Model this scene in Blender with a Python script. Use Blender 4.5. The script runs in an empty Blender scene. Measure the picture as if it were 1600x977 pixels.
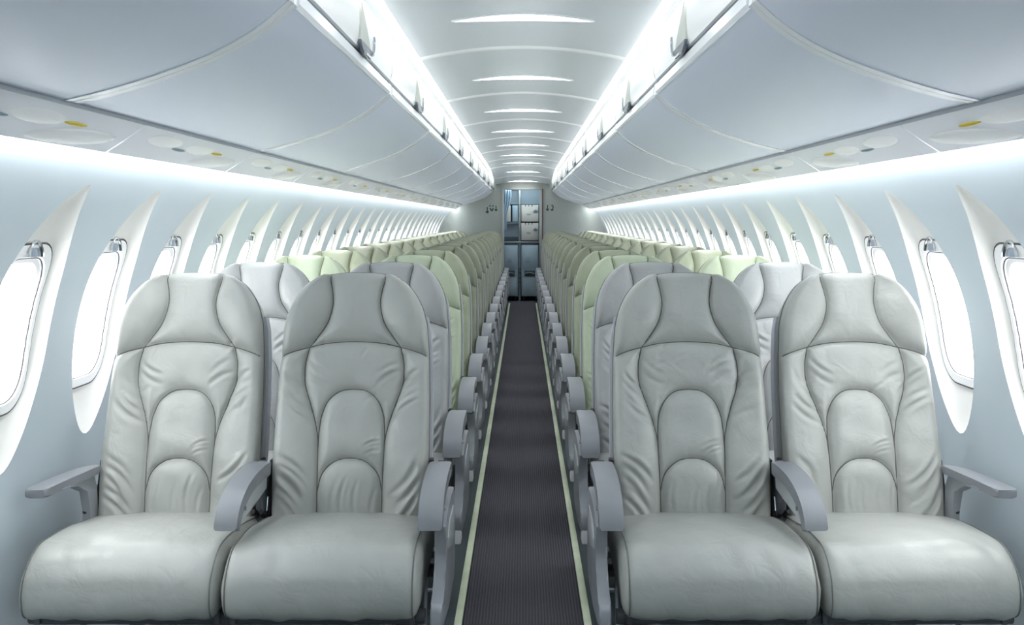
import bpy, bmesh, math, random
import numpy as np
from mathutils import Vector

PI = math.pi
sc = bpy.context.scene
COL = sc.collection

# ------------------------------------------------------------------ camera, sky, exposure
CAM_H = 1.26
cam_d = bpy.data.cameras.new('camera')
cam = bpy.data.objects.new('camera', cam_d)
COL.objects.link(cam)
cam.location = (0, 0, CAM_H)
cam.rotation_euler = (PI / 2, 0, 0)
cam_d.sensor_width = 36.0
cam_d.lens = 36.0 * 1540 / 1600
cam_d.shift_x = -17 / 1600
cam_d.shift_y = -144.5 / 1600
cam_d.clip_start = 0.02
sc.camera = cam

sc.view_settings.view_transform = 'Standard'
sc.view_settings.look = 'None'
sc.view_settings.gamma = 1.0
sc.view_settings.use_curve_mapping = False
sc.view_settings.exposure = 1.15
sc.cycles.diffuse_bounces = 6
sc.cycles.max_bounces = 10
sc.cycles.sample_clamp_indirect = 8.0

SKY = 5.0            # overcast daylight outside the windows
E_LENS = 6.0         # ceiling lens lamps
E_COVE = 4.0         # cove strips above the bins
E_WASH = 25.0        # sidewall wash strips under the bins

world = bpy.data.worlds.new('sky')
sc.world = world
world.use_nodes = True
bg = world.node_tree.nodes['Background']
bg.inputs[0].default_value = (0.95, 0.98, 1.0, 1)
bg.inputs[1].default_value = SKY

Y_FRONT, Y_BACK = -2.0, 14.9      # cabin extent along the aisle


# ------------------------------------------------------------------ materials
def lin(c):
    return tuple((v / 255 / 12.92) if v / 255 <= 0.04045 else ((v / 255 + 0.055) / 1.055) ** 2.4 for v in c)


def mat(name, rgb, rough=0.5, metal=0.0, spec=0.5, bump=0.0, scale=200.0, mottle=0.0, mscale=6.0, coat=0.0):
    m = bpy.data.materials.new(name)
    m.use_nodes = True
    nt = m.node_tree
    b = nt.nodes['Principled BSDF']
    c = lin(rgb)
    b.inputs['Base Color'].default_value = (*c, 1)
    b.inputs['Roughness'].default_value = rough
    b.inputs['Metallic'].default_value = metal
    b.inputs['Specular IOR Level'].default_value = spec
    b.inputs['Coat Weight'].default_value = coat
    tc = nt.nodes.new('ShaderNodeTexCoord')
    if bump > 0:
        n = nt.nodes.new('ShaderNodeTexNoise')
        n.inputs['Scale'].default_value = scale
        n.inputs['Detail'].default_value = 4
        bp = nt.nodes.new('ShaderNodeBump')
        bp.inputs['Strength'].default_value = bump
        bp.inputs['Distance'].default_value = 0.002
        nt.links.new(tc.outputs['Object'], n.inputs['Vector'])
        nt.links.new(n.outputs['Fac'], bp.inputs['Height'])
        nt.links.new(bp.outputs['Normal'], b.inputs['Normal'])
    if mottle > 0:
        n2 = nt.nodes.new('ShaderNodeTexNoise')
        n2.inputs['Scale'].default_value = mscale
        n2.inputs['Detail'].default_value = 5
        r = nt.nodes.new('ShaderNodeValToRGB')
        r.color_ramp.elements[0].position = 0.3
        r.color_ramp.elements[1].position = 0.7
        r.color_ramp.elements[0].color = (*[v * (1 - mottle) for v in c], 1)
        r.color_ramp.elements[1].color = (*[min(1, v * (1 + mottle)) for v in c], 1)
        nt.links.new(tc.outputs['Object'], n2.inputs['Vector'])
        nt.links.new(n2.outputs['Fac'], r.inputs['Fac'])
        nt.links.new(r.outputs['Color'], b.inputs['Base Color'])
    return m


def emit(name, rgb, strength):
    m = bpy.data.materials.new(name)
    m.use_nodes = True
    nt = m.node_tree
    nt.nodes.clear()
    e = nt.nodes.new('ShaderNodeEmission')
    o = nt.nodes.new('ShaderNodeOutputMaterial')
    e.inputs[0].default_value = (*rgb, 1)
    e.inputs[1].default_value = strength
    nt.links.new(e.outputs[0], o.inputs[0])
    return m


def leather(name, rgb):
    """fine-grained leather with soft large wrinkles"""
    m = mat(name, rgb, rough=0.40, spec=0.65, mottle=0.05, mscale=9)
    nt = m.node_tree
    b = nt.nodes['Principled BSDF']
    tc = [n for n in nt.nodes if n.type == 'TEX_COORD'][0]
    fine = nt.nodes.new('ShaderNodeTexNoise')
    fine.inputs['Scale'].default_value = 420
    fine.inputs['Detail'].default_value = 3
    big = nt.nodes.new('ShaderNodeTexNoise')
    big.inputs['Scale'].default_value = 16
    big.inputs['Detail'].default_value = 3
    big.inputs['Distortion'].default_value = 0.8
    b1 = nt.nodes.new('ShaderNodeBump')
    b1.inputs['Strength'].default_value = 0.25
    b1.inputs['Distance'].default_value = 0.0008
    b2 = nt.nodes.new('ShaderNodeBump')
    b2.inputs['Strength'].default_value = 0.6
    b2.inputs['Distance'].default_value = 0.006
    nt.links.new(tc.outputs['Object'], fine.inputs['Vector'])
    nt.links.new(tc.outputs['Object'], big.inputs['Vector'])
    nt.links.new(fine.outputs['Fac'], b1.inputs['Height'])
    nt.links.new(big.outputs['Fac'], b2.inputs['Height'])
    nt.links.new(b2.outputs['Normal'], b1.inputs['Normal'])
    nt.links.new(b1.outputs['Normal'], b.inputs['Normal'])
    return m


M = {}
M['wall'] = mat('sidewall_laminate', (190, 201, 207), 0.45, bump=0.05, scale=900)
M['reveal'] = mat('window_reveal_plastic', (240, 239, 234), 0.4)
M['frame_white'] = mat('window_frame_plastic', (245, 245, 245), 0.3)
M['gasket'] = mat('gasket_rubber', (70, 68, 72), 0.6)
M['ceiling'] = mat('ceiling_laminate', (228, 234, 238), 0.4)
M['ceiling_rib'] = mat('ceiling_rib_plastic', (250, 252, 252), 0.3)
M['bin'] = mat('bin_laminate', (222, 230, 243), 0.32, spec=0.5, bump=0.04, scale=700)
M['bin_rim'] = mat('bin_rim_gloss', (240, 244, 247), 0.2)  # bin end bands use this near-white as a painted highlight
M['bin_door'] = mat('bin_door_white', (246, 247, 246), 0.3)
M['bin_gap'] = mat('bin_gap_grey', (120, 128, 134), 0.5)
M['latch_plate'] = mat('latch_plate_grey', (190, 195, 186), 0.35)
M['latch_cup'] = mat('latch_cup_slate', (112, 122, 134), 0.3)
M['chrome'] = mat('chrome', (200, 204, 208), 0.15, metal=1.0)
M['psu'] = mat('service_panel_white', (238, 241, 246), 0.35)
M['psu_pod'] = mat('service_pod_white', (252, 252, 252), 0.25)
M['yellow'] = mat('reading_lamp_yellow', (214, 190, 40), 0.3)
M['nozzle'] = mat('air_nozzle_grey', (120, 142, 150), 0.35)
M['floor'] = mat('floor_panel', (62, 74, 78), 0.6, mottle=0.2, mscale=4)
M['carpet'] = mat('carpet_charcoal', (84, 82, 88), 0.95, spec=0.1)
M['strip'] = mat('path_strip_luminescent', (220, 228, 198), 0.5, mottle=0.08, mscale=12)
M['pad'] = mat('armrest_pad_grey', (128, 131, 136), 0.42, bump=0.08, scale=500)
M['arm_panel'] = mat('armrest_panel_grey', (176, 180, 181), 0.4)
M['plastic'] = mat('seat_shell_grey', (146, 149, 154), 0.4)
M['seal_grey'] = mat('light_seal_grey', (160, 166, 172), 0.5)
M['back_shell'] = mat('back_shell_pale', (186, 188, 196), 0.35)
M['plastic_dark'] = mat('seat_plastic_dark', (84, 88, 94), 0.5)
M['black'] = mat('black_trim', (22, 22, 25), 0.5)
M['steel'] = mat('seat_frame_steel', (150, 154, 158), 0.35, metal=0.7)
M['belt'] = mat('belt_webbing', (28, 29, 34), 0.7)
M['bulkhead'] = mat('bulkhead_fabric', (150, 156, 151), 0.8, bump=0.25, scale=160, mottle=0.06, mscale=60)
M['jamb'] = mat('jamb_aluminium', (156, 162, 162), 0.35, metal=0.3)
M['jamb_red'] = mat('jamb_seal', (92, 72, 70), 0.6)
M['galley'] = mat('galley_slate', (118, 134, 144), 0.5, mottle=0.05)
M['galley_dark'] = mat('galley_dark', (62, 78, 88), 0.5)
M['galley_white'] = mat('galley_white_box', (196, 196, 190), 0.45)
M['trolley'] = mat('trolley_blue_grey', (158, 180, 194), 0.4)
M['trolley_panel'] = mat('trolley_panel', (172, 192, 204), 0.35)
M['curtain'] = mat('curtain_light_blue', (160, 186, 204), 0.7)
M['green'] = mat('sign_green', (22, 62, 46), 0.6)
M['seam'] = mat('seam_thread', (92, 94, 90), 0.7)
M['piping'] = mat('piping_grey', (112, 114, 110), 0.6)
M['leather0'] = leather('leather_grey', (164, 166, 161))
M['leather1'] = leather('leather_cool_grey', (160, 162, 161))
M['leather2'] = leather('leather_green_cast', (180, 190, 164))  # green cast of the light put into grey leather
M['leather3'] = leather('leather_sage_cast', (152, 158, 134))  # duller green cast, also painted into the leather
M['leather4'] = leather('leather_olive_shade', (126, 130, 110))  # olive cast and shade of the far rows put into the colour
M['lens'] = emit('lens_light', (1.0, 1.0, 1.0), E_LENS)
M['cove'] = emit('cove_light', (0.97, 0.99, 1.0), E_COVE)
M['wash'] = emit('wash_light', (0.97, 0.99, 1.0), E_WASH)
M['galley_fill'] = emit('galley_fill_emission', (0.85, 0.95, 1.0), 9.0)

# window pane: thin clear acrylic
gm = bpy.data.materials.new('window_acrylic')
gm.use_nodes = True
nt = gm.node_tree
nt.nodes.clear()
o_ = nt.nodes.new('ShaderNodeOutputMaterial')
t_ = nt.nodes.new('ShaderNodeBsdfTransparent')
g_ = nt.nodes.new('ShaderNodeBsdfGlossy')
g_.inputs['Roughness'].default_value = 0.02
x_ = nt.nodes.new('ShaderNodeMixShader')
x_.inputs[0].default_value = 0.06
nt.links.new(t_.outputs[0], x_.inputs[1])
nt.links.new(g_.outputs[0], x_.inputs[2])
nt.links.new(x_.outputs[0], o_.inputs[0])
M['pane'] = gm

# carpet: ribbed weave
nt = M['carpet'].node_tree
b = nt.nodes['Principled BSDF']
tc = [n for n in nt.nodes if n.type == 'TEX_COORD'][0]
wv = nt.nodes.new('ShaderNodeTexWave')
wv.inputs['Scale'].default_value = 32
wv.inputs['Distortion'].default_value = 1.2
wv.inputs['Detail'].default_value = 3
ns = nt.nodes.new('ShaderNodeTexNoise')
ns.inputs['Scale'].default_value = 350
mx = nt.nodes.new('ShaderNodeMath')
mx.operation = 'MULTIPLY'
rp = nt.nodes.new('ShaderNodeValToRGB')
rp.color_ramp.elements[0].color = (*lin((72, 71, 76)), 1)
rp.color_ramp.elements[1].color = (*lin((102, 101, 108)), 1)
rp.color_ramp.elements[1].position = 0.7
bp = nt.nodes.new('ShaderNodeBump')
bp.inputs['Strength'].default_value = 0.6
bp.inputs['Distance'].default_value = 0.003
nt.links.new(tc.outputs['Object'], wv.inputs['Vector'])
nt.links.new(tc.outputs['Object'], ns.inputs['Vector'])
nt.links.new(wv.outputs['Fac'], mx.inputs[0])
nt.links.new(ns.outputs['Fac'], mx.inputs[1])
nt.links.new(mx.outputs[0], rp.inputs['Fac'])
nt.links.new(rp.outputs['Color'], b.inputs['Base Color'])
nt.links.new(mx.outputs[0], bp.inputs['Height'])
nt.links.new(bp.outputs['Normal'], b.inputs['Normal'])


# ------------------------------------------------------------------ helpers
def tag(o, label=None, cat=None, group=None, kind=None):
    if label:
        o['label'] = label
    if cat:
        o['category'] = cat
    if group:
        o['group'] = group
    if kind:
        o['kind'] = kind
    return o


def empty(name, loc=(0, 0, 0)):
    o = bpy.data.objects.new(name, None)
    o.empty_display_size = 0.1
    COL.objects.link(o)
    o.location = loc
    return o


def link(name, me, m, parent=None, loc=None):
    if m is not None and len(me.materials) == 0:
        me.materials.append(m)
    o = bpy.data.objects.new(name, me)
    COL.objects.link(o)
    if parent is not None:
        o.parent = parent
    if loc is not None:
        o.location = loc
    return o


def to_mesh(name, bm, smooth=True, ang=32, recalc=True):
    if recalc:
        bmesh.ops.recalc_face_normals(bm, faces=bm.faces[:])
    if smooth:
        lim = math.radians(ang)
        for f in bm.faces:
            f.smooth = True
        for e in bm.edges:
            if len(e.link_faces) == 2 and e.calc_face_angle(0.0) > lim:
                e.smooth = False
    me = bpy.data.meshes.new(name)
    bm.to_mesh(me)
    bm.free()
    return me


def obj(name, bm, m, parent=None, loc=None, **k):
    return link(name, to_mesh(name, bm, **k), m, parent, loc)


def grid_faces(bm, rows, close_u=False, close_v=False):
    nr, nc = len(rows), len(rows[0])
    for i in range(nr if close_v else nr - 1):
        a, b_ = rows[i], rows[(i + 1) % nr]
        for j in range(nc if close_u else nc - 1):
            k = (j + 1) % nc
            bm.faces.new((a[j], a[k], b_[k], b_[j]))


def vrows(bm, pts):
    return [[bm.verts.new(p) for p in r] for r in pts]


def add_prism(bm, poly, x0, x1, axis='x', bevel=0.0, seg=2):
    """extrude a 2-D polygon along an axis; axis x: (y,z), axis y: (x,z), axis z: (x,y)"""
    def P(p, t):
        if axis == 'x':
            return (t, p[0], p[1])
        if axis == 'y':
            return (p[0], t, p[1])
        return (p[0], p[1], t)
    a = [bm.verts.new(P(p, x0)) for p in poly]
    c = [bm.verts.new(P(p, x1)) for p in poly]
    n = len(poly)
    fs = [bm.faces.new(a), bm.faces.new(list(reversed(c)))]
    for i in range(n):
        j = (i + 1) % n
        fs.append(bm.faces.new((a[j], a[i], c[i], c[j])))
    if bevel > 0:
        edges = list(set(e for f in fs[:2] for e in f.edges))
        bmesh.ops.bevel(bm, geom=edges, offset=bevel, segments=seg, affect='EDGES', profile=0.5)
    return bm


def add_box(bm, x0, x1, y0, y1, z0, z1, bevel=0.0, seg=2):
    vs = [bm.verts.new((x, y, z)) for x in (x0, x1) for y in (y0, y1) for z in (z0, z1)]
    idx = [(0, 1, 3, 2), (4, 6, 7, 5), (0, 4, 5, 1), (2, 3, 7, 6), (0, 2, 6, 4), (1, 5, 7, 3)]
    fs = [bm.faces.new([vs[i] for i in f]) for f in idx]
    if bevel > 0:
        edges = list(set(e for f in fs for e in f.edges))
        bmesh.ops.bevel(bm, geom=edges, offset=bevel, segments=seg, affect='EDGES', profile=0.5)
    return bm


def box(name, m, parent, *a, **k):
    return obj(name, add_box(bmesh.new(), *a, **k), m, parent)


def add_tube(bm, pts, r, n=8, closed=False, caps=True):
    pts = [Vector(p) for p in pts]
    N = len(pts)
    rows = []
    up = None
    for i in range(N):
        if closed:
            d = pts[(i + 1) % N] - pts[i - 1]
        else:
            d = pts[min(i + 1, N - 1)] - pts[max(i - 1, 0)]
        d.normalize()
        if up is None:
            up = Vector((0, 0, 1)) if abs(d.z) < 0.9 else Vector((1, 0, 0))
        s = d.cross(up)
        if s.length < 1e-6:
            s = d.cross(Vector((1, 0.3, 0)))
        s.normalize()
        up = s.cross(d).normalized()
        rr = r[i] if isinstance(r, (list, tuple)) else r
        rows.append([bm.verts.new(pts[i] + (s * math.cos(2 * PI * k / n) + up * math.sin(2 * PI * k / n)) * rr) for k in range(n)])
    grid_faces(bm, rows, close_u=True, close_v=closed)
    if caps and not closed:
        bm.faces.new(list(reversed(rows[0])))
        bm.faces.new(rows[-1])
    return bm


def catmull(pts, n=8, closed=False):
    P = [np.array(p, float) for p in pts]
    N = len(P)
    out = []
    for i in range(N if closed else N - 1):
        p0 = P[i - 1] if (closed or i > 0) else 2 * P[0] - P[1]
        p1, p2 = P[i], P[(i + 1) % N]
        p3 = P[(i + 2) % N] if (closed or i + 2 < N) else 2 * P[-1] - P[-2]
        for k in range(n):
            t = k / n
            out.append(0.5 * ((2 * p1) + (-p0 + p2) * t + (2 * p0 - 5 * p1 + 4 * p2 - p3) * t * t + (-p0 + 3 * p1 - 3 * p2 + p3) * t ** 3))
    if not closed:
        out.append(P[-1])
    return [tuple(p) for p in out]


def struct(o):
    o['kind'] = 'structure'
    return o


# ------------------------------------------------------------------ the cabin shell
WZ = [0.0, 0.15, 0.35, 0.61, 0.78, 0.98, 1.09, 1.19, 1.27, 1.348, 1.42, 1.50, 1.60]
WX = [1.22, 1.275, 1.318, 1.330, 1.312, 1.282, 1.255, 1.215, 1.172, 1.120, 1.066, 1.005, 0.93]


def _sm(z):
    return float(np.interp(z, WZ, WX))


def wall_x(z):
    return (_sm(z - 0.06) + 2 * _sm(z - 0.03) + 3 * _sm(z) + 2 * _sm(z + 0.03) + _sm(z + 0.06)) / 9


BAY = 0.495
BAY_C = [3.005 + BAY * k for k in range(-2, 24)]
CZ = 0.95
LEAF = [(0.030, 1.352), (0.072, 1.29), (0.128, 1.19), (0.158, 1.09), (0.160, 0.9), (0.125, 0.76), (0.062, 0.655),
        (-0.005, 0.612), (-0.065, 0.645), (-0.130, 0.76), (-0.166, 0.9), (-0.164, 1.05), (-0.135, 1.165), (-0.065, 1.285)]
leaf_line = np.array(catmull(LEAF[:], 10, closed=True))


def radius_of(line):
    th = np.arctan2(line[:, 1] - CZ, line[:, 0])
    r = np.hypot(line[:, 0], line[:, 1] - CZ)
    o = np.argsort(th)
    th, r = th[o], r[o]
    th = np.concatenate([th - 2 * PI, th, th + 2 * PI])
    r = np.concatenate([r, r, r])
    return lambda a: float(np.interp(a, th, r))


r_leaf = radius_of(leaf_line)
FR = []          # rounded rectangle of the window frame
FY0, FY1, FZ0, FZ1, FC = -0.135, 0.132, 0.755, 1.200, 0.085
for cx, cz, a0 in ((FY1 - FC, FZ1 - FC, 0), (FY0 + FC, FZ1 - FC, 90), (FY0 + FC, FZ0 + FC, 180), (FY1 - FC, FZ0 + FC, 270)):
    for k in range(13):
        a = math.radians(a0 + 90 * k / 12)
        FR.append((cx + FC * math.cos(a), cz + FC * math.sin(a)))
FRa = np.array(FR)
dense = []
for i in range(len(FRa)):
    for t in np.linspace(0, 1, 6)[:-1]:
        dense.append(FRa[i] * (1 - t) + FRa[(i + 1) % len(FRa)] * t)
r_frame = radius_of(np.array(dense))
RZ0, RZ1 = 0.5, 1.5
corner = [math.atan2(z - CZ, y) for y in (-BAY / 2, BAY / 2) for z in (RZ0, RZ1)]
tip = math.atan2(1.352 - CZ, 0.030)
ANG = sorted(set([round(-PI + 2 * PI * (k + 0.5) / 96, 6) for k in range(96)] + [round(a, 6) for a in corner + [tip]]))


def r_rect(a):
    c, s = math.cos(a), math.sin(a)
    t = []
    if abs(c) > 1e-9:
        t.append((BAY / 2) / abs(c))
    if s > 1e-9:
        t.append((RZ1 - CZ) / s)
    if s < -1e-9:
        t.append((CZ - RZ0) / -s)
    return min(t)


def pt(a, r):
    return r * math.cos(a), CZ + r * math.sin(a)


def frame_x(z):
    return wall_x(z) + 0.036


def build_wall(side, name):
    bm = bmesh.new()
    y_lo, y_hi = BAY_C[0] - BAY / 2, BAY_C[-1] + BAY / 2
    for c in BAY_C:
        rings = []
        for t in (0.0, 0.25, 0.5, 0.75, 0.92, 1.0):
            ring = []
            for a in ANG:
                r = r_rect(a) * (1 - t) + r_leaf(a) * t
                y, z = pt(a, r)
                ring.append((side * wall_x(z), c + y, z))
            rings.append(ring)
        grid_faces(bm, vrows(bm, rings), close_u=True)
    # plain strips above, below, before and behind the window bays
    def strip(y0, y1, zs):
        rows = [[(side * wall_x(z), y, z) for y in (y0, y1)] for z in zs]
        grid_faces(bm, vrows(bm, rows))
    strip(Y_FRONT, Y_BACK, np.linspace(0, RZ0, 14))
    strip(Y_FRONT, Y_BACK, np.linspace(RZ1, 1.6, 4))
    strip(Y_FRONT, y_lo, np.linspace(RZ0, RZ1, 30))
    strip(y_hi, Y_BACK, np.linspace(RZ0, RZ1, 30))
    return struct(obj(name, bm, M['wall'], ang=40))


build_wall(-1, 'wall_left')
build_wall(1, 'wall_right')


def window_meshes(side):
    bm = bmesh.new()
    rings = []
    for t in (0, 0.03, 0.1, 0.25, 0.45, 0.7, 0.9, 1.0):
        ring = []
        for a in ANG:
            r = r_leaf(a) * (1 - t) + r_frame(a) * t
            y, z = pt(a, r)
            xo = wall_x(pt(a, r_leaf(a))[1])
            xi = frame_x(pt(a, r_frame(a))[1])
            d = (xi - wall_x(z)) if t == 1 else None
            s = math.sin(min(1, t * 1.0) * PI / 2) ** 0.8
            # scoop: the surface drops behind the wall and settles on the frame plane
            x = wall_x(z) * (1 - s) + frame_x(z) * s
            if t == 0:
                x = xo
            ring.append((side * x, y, z))
        rings.append(ring)
    grid_faces(bm, vrows(bm, rings), close_u=True)
    reveal = to_mesh('reveal', bm, ang=50)
    # white frame ring, stepped towards the pane
    bm = bmesh.new()
    rings = []
    for k, dx in ((1.0, 0.0), (0.985, -0.007), (0.86, -0.007), (0.845, 0.004), (0.80, 0.008), (0.79, 0.02)):
        rings.append([(side * (frame_x(pt(a, r_frame(a) * k)[1]) + dx), *pt(a, r_frame(a) * k)) for a in ANG])
    grid_faces(bm, vrows(bm, rings), close_u=True)
    frame = to_mesh('window_frame', bm)
    gk = []
    for k, dx, rr in ((1.0, -0.004, 0.0026), (0.85, -0.001, 0.0018)):
        bm = bmesh.new()
        add_tube(bm, [(side * (frame_x(pt(a, r_frame(a) * k)[1]) + dx), *pt(a, r_frame(a) * k)) for a in ANG], rr, 6, closed=True)
        gk.append(to_mesh('gasket', bm))
    bm = bmesh.new()
    ring = [[(side * (frame_x(pt(a, r_frame(a) * 0.8)[1]) + 0.016), *pt(a, r_frame(a) * 0.8)) for a in ANG]]
    bm.faces.new(vrows(bm, ring)[0])
    pane = to_mesh('pane', bm, smooth=False)
    # shade handle: chrome hooded pull over a dark recess
    bm = bmesh.new()
    zc, yc = 1.162, 0.0
    fx = frame_x(zc + 0.02) - 0.011
    pts = []
    for k in range(13):
        a = PI * k / 12
        pts.append((side * (fx - 0.002), yc + 0.034 * math.cos(a), zc + 0.004 + 0.040 * math.sin(a)))
    add_tube(bm, pts, 0.0050, 8)
    hood = to_mesh('shade_handle', bm)
    bm = bmesh.new()
    rows = []
    for q in (1.0, 0.75, 0.4, 0.05):
        rows.append([(side * (fx + 0.004 - 0.010 * (1 - q)), yc + 0.032 * q * math.cos(PI * k / 12), zc + 0.004 + 0.038 * q * math.sin(PI * k / 12)) for k in range(13)])
    grid_faces(bm, vrows(bm, rows))
    dark = to_mesh('handle_recess', bm)
    return reveal, frame, gk, pane, hood, dark


n_win = 0
for side in (-1, 1):
    reveal, frame, gk, pane, hood, dark = window_meshes(side)
    for c in BAY_C:
        n_win += 1
        w = empty('window_%d' % n_win, (0, c, 0))
        w['kind'] = 'structure'
        link('reveal', reveal, M['reveal'], w)
        f = link('window_frame', frame, M['frame_white'], w)
        for g in gk:
            link('gasket', g, M['gasket'], f)
        link('pane', pane, M['pane'], w)
        h = link('shade_handle', hood, M['chrome'], w)
        link('handle_recess', dark, M['latch_cup'], h)

# floor
bm = bmesh.new()
add_box(bm, -1.24, 1.24, Y_FRONT, 16.2, -0.05, 0.0)
struct(obj('floor', bm, M['floor'], smooth=False))

# ceiling: arched centre panel, outer shell over the bins, panel ribs
CE, CZE, CZC = 0.415, CAM_H + 0.652, CAM_H + 0.700
bm = bmesh.new()


def ceil_z(x):
    return CZE + (CZC - CZE) * (1 - (x / CE) ** 2)


def ceil_drop(y):
    """the ceiling comes down a little towards the rear bulkhead"""
    return 0.12 * max(0.0, y - 12.6) / (Y_BACK - 12.6)


xs = np.linspace(-CE, CE, 25)
ys = [Y_FRONT, 12.6, 13.7, Y_BACK]
rows = [[(x, y, ceil_z(x) - ceil_drop(y)) for y in ys] for x in xs]
rows = [[(-CE, y, CZE + 0.02) for y in ys]] + rows + [[(CE, y, CZE + 0.02) for y in ys]]
grid_faces(bm, vrows(bm, rows))
for s in (-1, 1):
    prof = [(CE, CZE + 0.02), (0.55, 1.99), (0.8, 1.86), (1.0, 1.66), (wall_x(1.6), 1.6)]
    grid_faces(bm, vrows(bm, [[(s * x, y, z) for y in ys] for x, z in prof]))
ceil = struct(obj('ceiling', bm, M['ceiling'], ang=40))
RIB = 3.98
bm = bmesh.new()
k = -4
while RIB + 1.42 * k < Y_BACK:
    yc = RIB + 1.42 * k
    if yc > Y_FRONT:
        rows = []
        for dy, dz in ((-0.026, 0.001), (-0.018, -0.005), (-0.006, -0.009), (0.006, -0.009), (0.018, -0.005), (0.026, 0.001)):
            rows.append([(x, yc + dy, ceil_z(x) + dz - ceil_drop(yc + dy)) for x in xs])
        grid_faces(bm, vrows(bm, rows))
    k += 1
obj('panel_rib', bm, M['ceiling_rib'], ceil)

# front wall behind the camera
bm = bmesh.new()
add_box(bm, -1.34, 1.34, Y_FRONT - 0.05, Y_FRONT, 0, 2.0)
struct(obj('wall_front', bm, M['bulkhead'], smooth=False))

# rear bulkhead with the doorway
DW0, DW1, DH = -0.305, 0.300, 1.735
bm = bmesh.new()
add_box(bm, -1.34, DW0, Y_BACK, Y_BACK + 0.06, 0, 2.0)
add_box(bm, DW1, 1.34, Y_BACK, Y_BACK + 0.06, 0, 2.0)
add_box(bm, DW0, DW1, Y_BACK, Y_BACK + 0.06, DH, 2.0)
struct(obj('wall_back', bm, M['bulkhead'], smooth=False))
tr = empty('trim_1', (0, Y_BACK, 0))
tr['kind'] = 'structure'
for x0, x1 in ((DW0 - 0.012, DW0 + 0.022), (DW1 - 0.05, DW1 - 0.012)):
    box('jamb', M['jamb'], tr, x0, x1, -0.02, 0.08, 0, DH, bevel=0.004)
box('seal', M['jamb_red'], tr, DW1 - 0.012, DW1 + 0.006, -0.022, 0.03, 0, DH, bevel=0.003)
box('lintel', M['jamb'], tr, DW0, DW1, -0.02, 0.08, DH - 0.02, DH + 0.01, bevel=0.004)
# galley recess walls
bm = bmesh.new()
GY = 15.95
add_box(bm, -0.75, -0.42, Y_BACK + 0.06, GY, 0, 1.9)
add_box(bm, 0.42, 0.75, Y_BACK + 0.06, GY, 0, 1.9)
add_box(bm, -0.75, 0.75, Y_BACK + 0.06, GY, 1.86, 1.95)
add_box(bm, -0.75, 0.75, GY, GY + 0.05, 0, 1.95)
struct(obj('wall_galley', bm, M['galley'], smooth=False))

# ------------------------------------------------------------------ cabin lamps
LAMP0 = 3.38
ORD = ['first', 'second', 'third', 'fourth', 'fifth', 'sixth', 'seventh', 'eighth', 'ninth', 'tenth', 'eleventh',
       'twelfth', 'thirteenth', 'fourteenth', 'fifteenth', 'sixteenth', 'seventeenth', 'eighteenth']


def lens_mesh():
    """almond-shaped lens slightly proud of the ceiling arch, and its rim"""
    HW, HD = 0.235, 0.050
    bm = bmesh.new()
    rows = []
    for i in range(33):
        x = -HW + 2 * HW * i / 32
        w = HD * max(0.02, 1 - abs(x / HW) ** 2.0)
        row = []
        for j in range(9):
            v = -1 + j / 4
            row.append((x, v * w, ceil_z(x) - CZC - 0.002 - 0.012 * (1 - v * v) * (1 - (x / HW) ** 2)))
        rows.append(row)
    grid_faces(bm, vrows(bm, rows))
    lens = to_mesh('diffuser', bm)
    bm = bmesh.new()
    pts = []
    for i in range(33):
        x = -HW + 2 * HW * i / 32
        pts.append((x * 1.03, -HD * (1 - (x / HW) ** 2) - 0.003, ceil_z(x) - CZC - 0.003))
    for i in range(31, 0, -1):
        x = -HW + 2 * HW * i / 32
        pts.append((x * 1.03, HD * (1 - (x / HW) ** 2) + 0.003, ceil_z(x) - CZC - 0.003))
    add_tube(bm, pts, 0.004, 6, closed=True)
    rim = to_mesh('rim', bm)
    return lens, rim


lens, rim = lens_mesh()
k = -3
n = 0
while LAMP0 + 1.42 * k < Y_BACK - 0.1:
    y = LAMP0 + 1.42 * k
    t = empty('ceiling_light', (0, y, CZC - ceil_drop(y)))
    if y > 12.6:
        t.rotation_euler.x = -math.atan(0.12 / (Y_BACK - 12.6))
    if k < 0:
        lab = 'white almond-shaped ceiling lamp overhead, before the first one seen'
    else:
        lab = '%s white almond-shaped ceiling lamp along the aisle, counted from the near end' % ORD[n]
        n += 1
    tag(t, lab, 'ceiling lamp', 'ceiling lamps along the aisle')
    link('diffuser', lens, M['lens'], t)
    link('rim', rim, M['bin_rim'], t)
    k += 1

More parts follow.
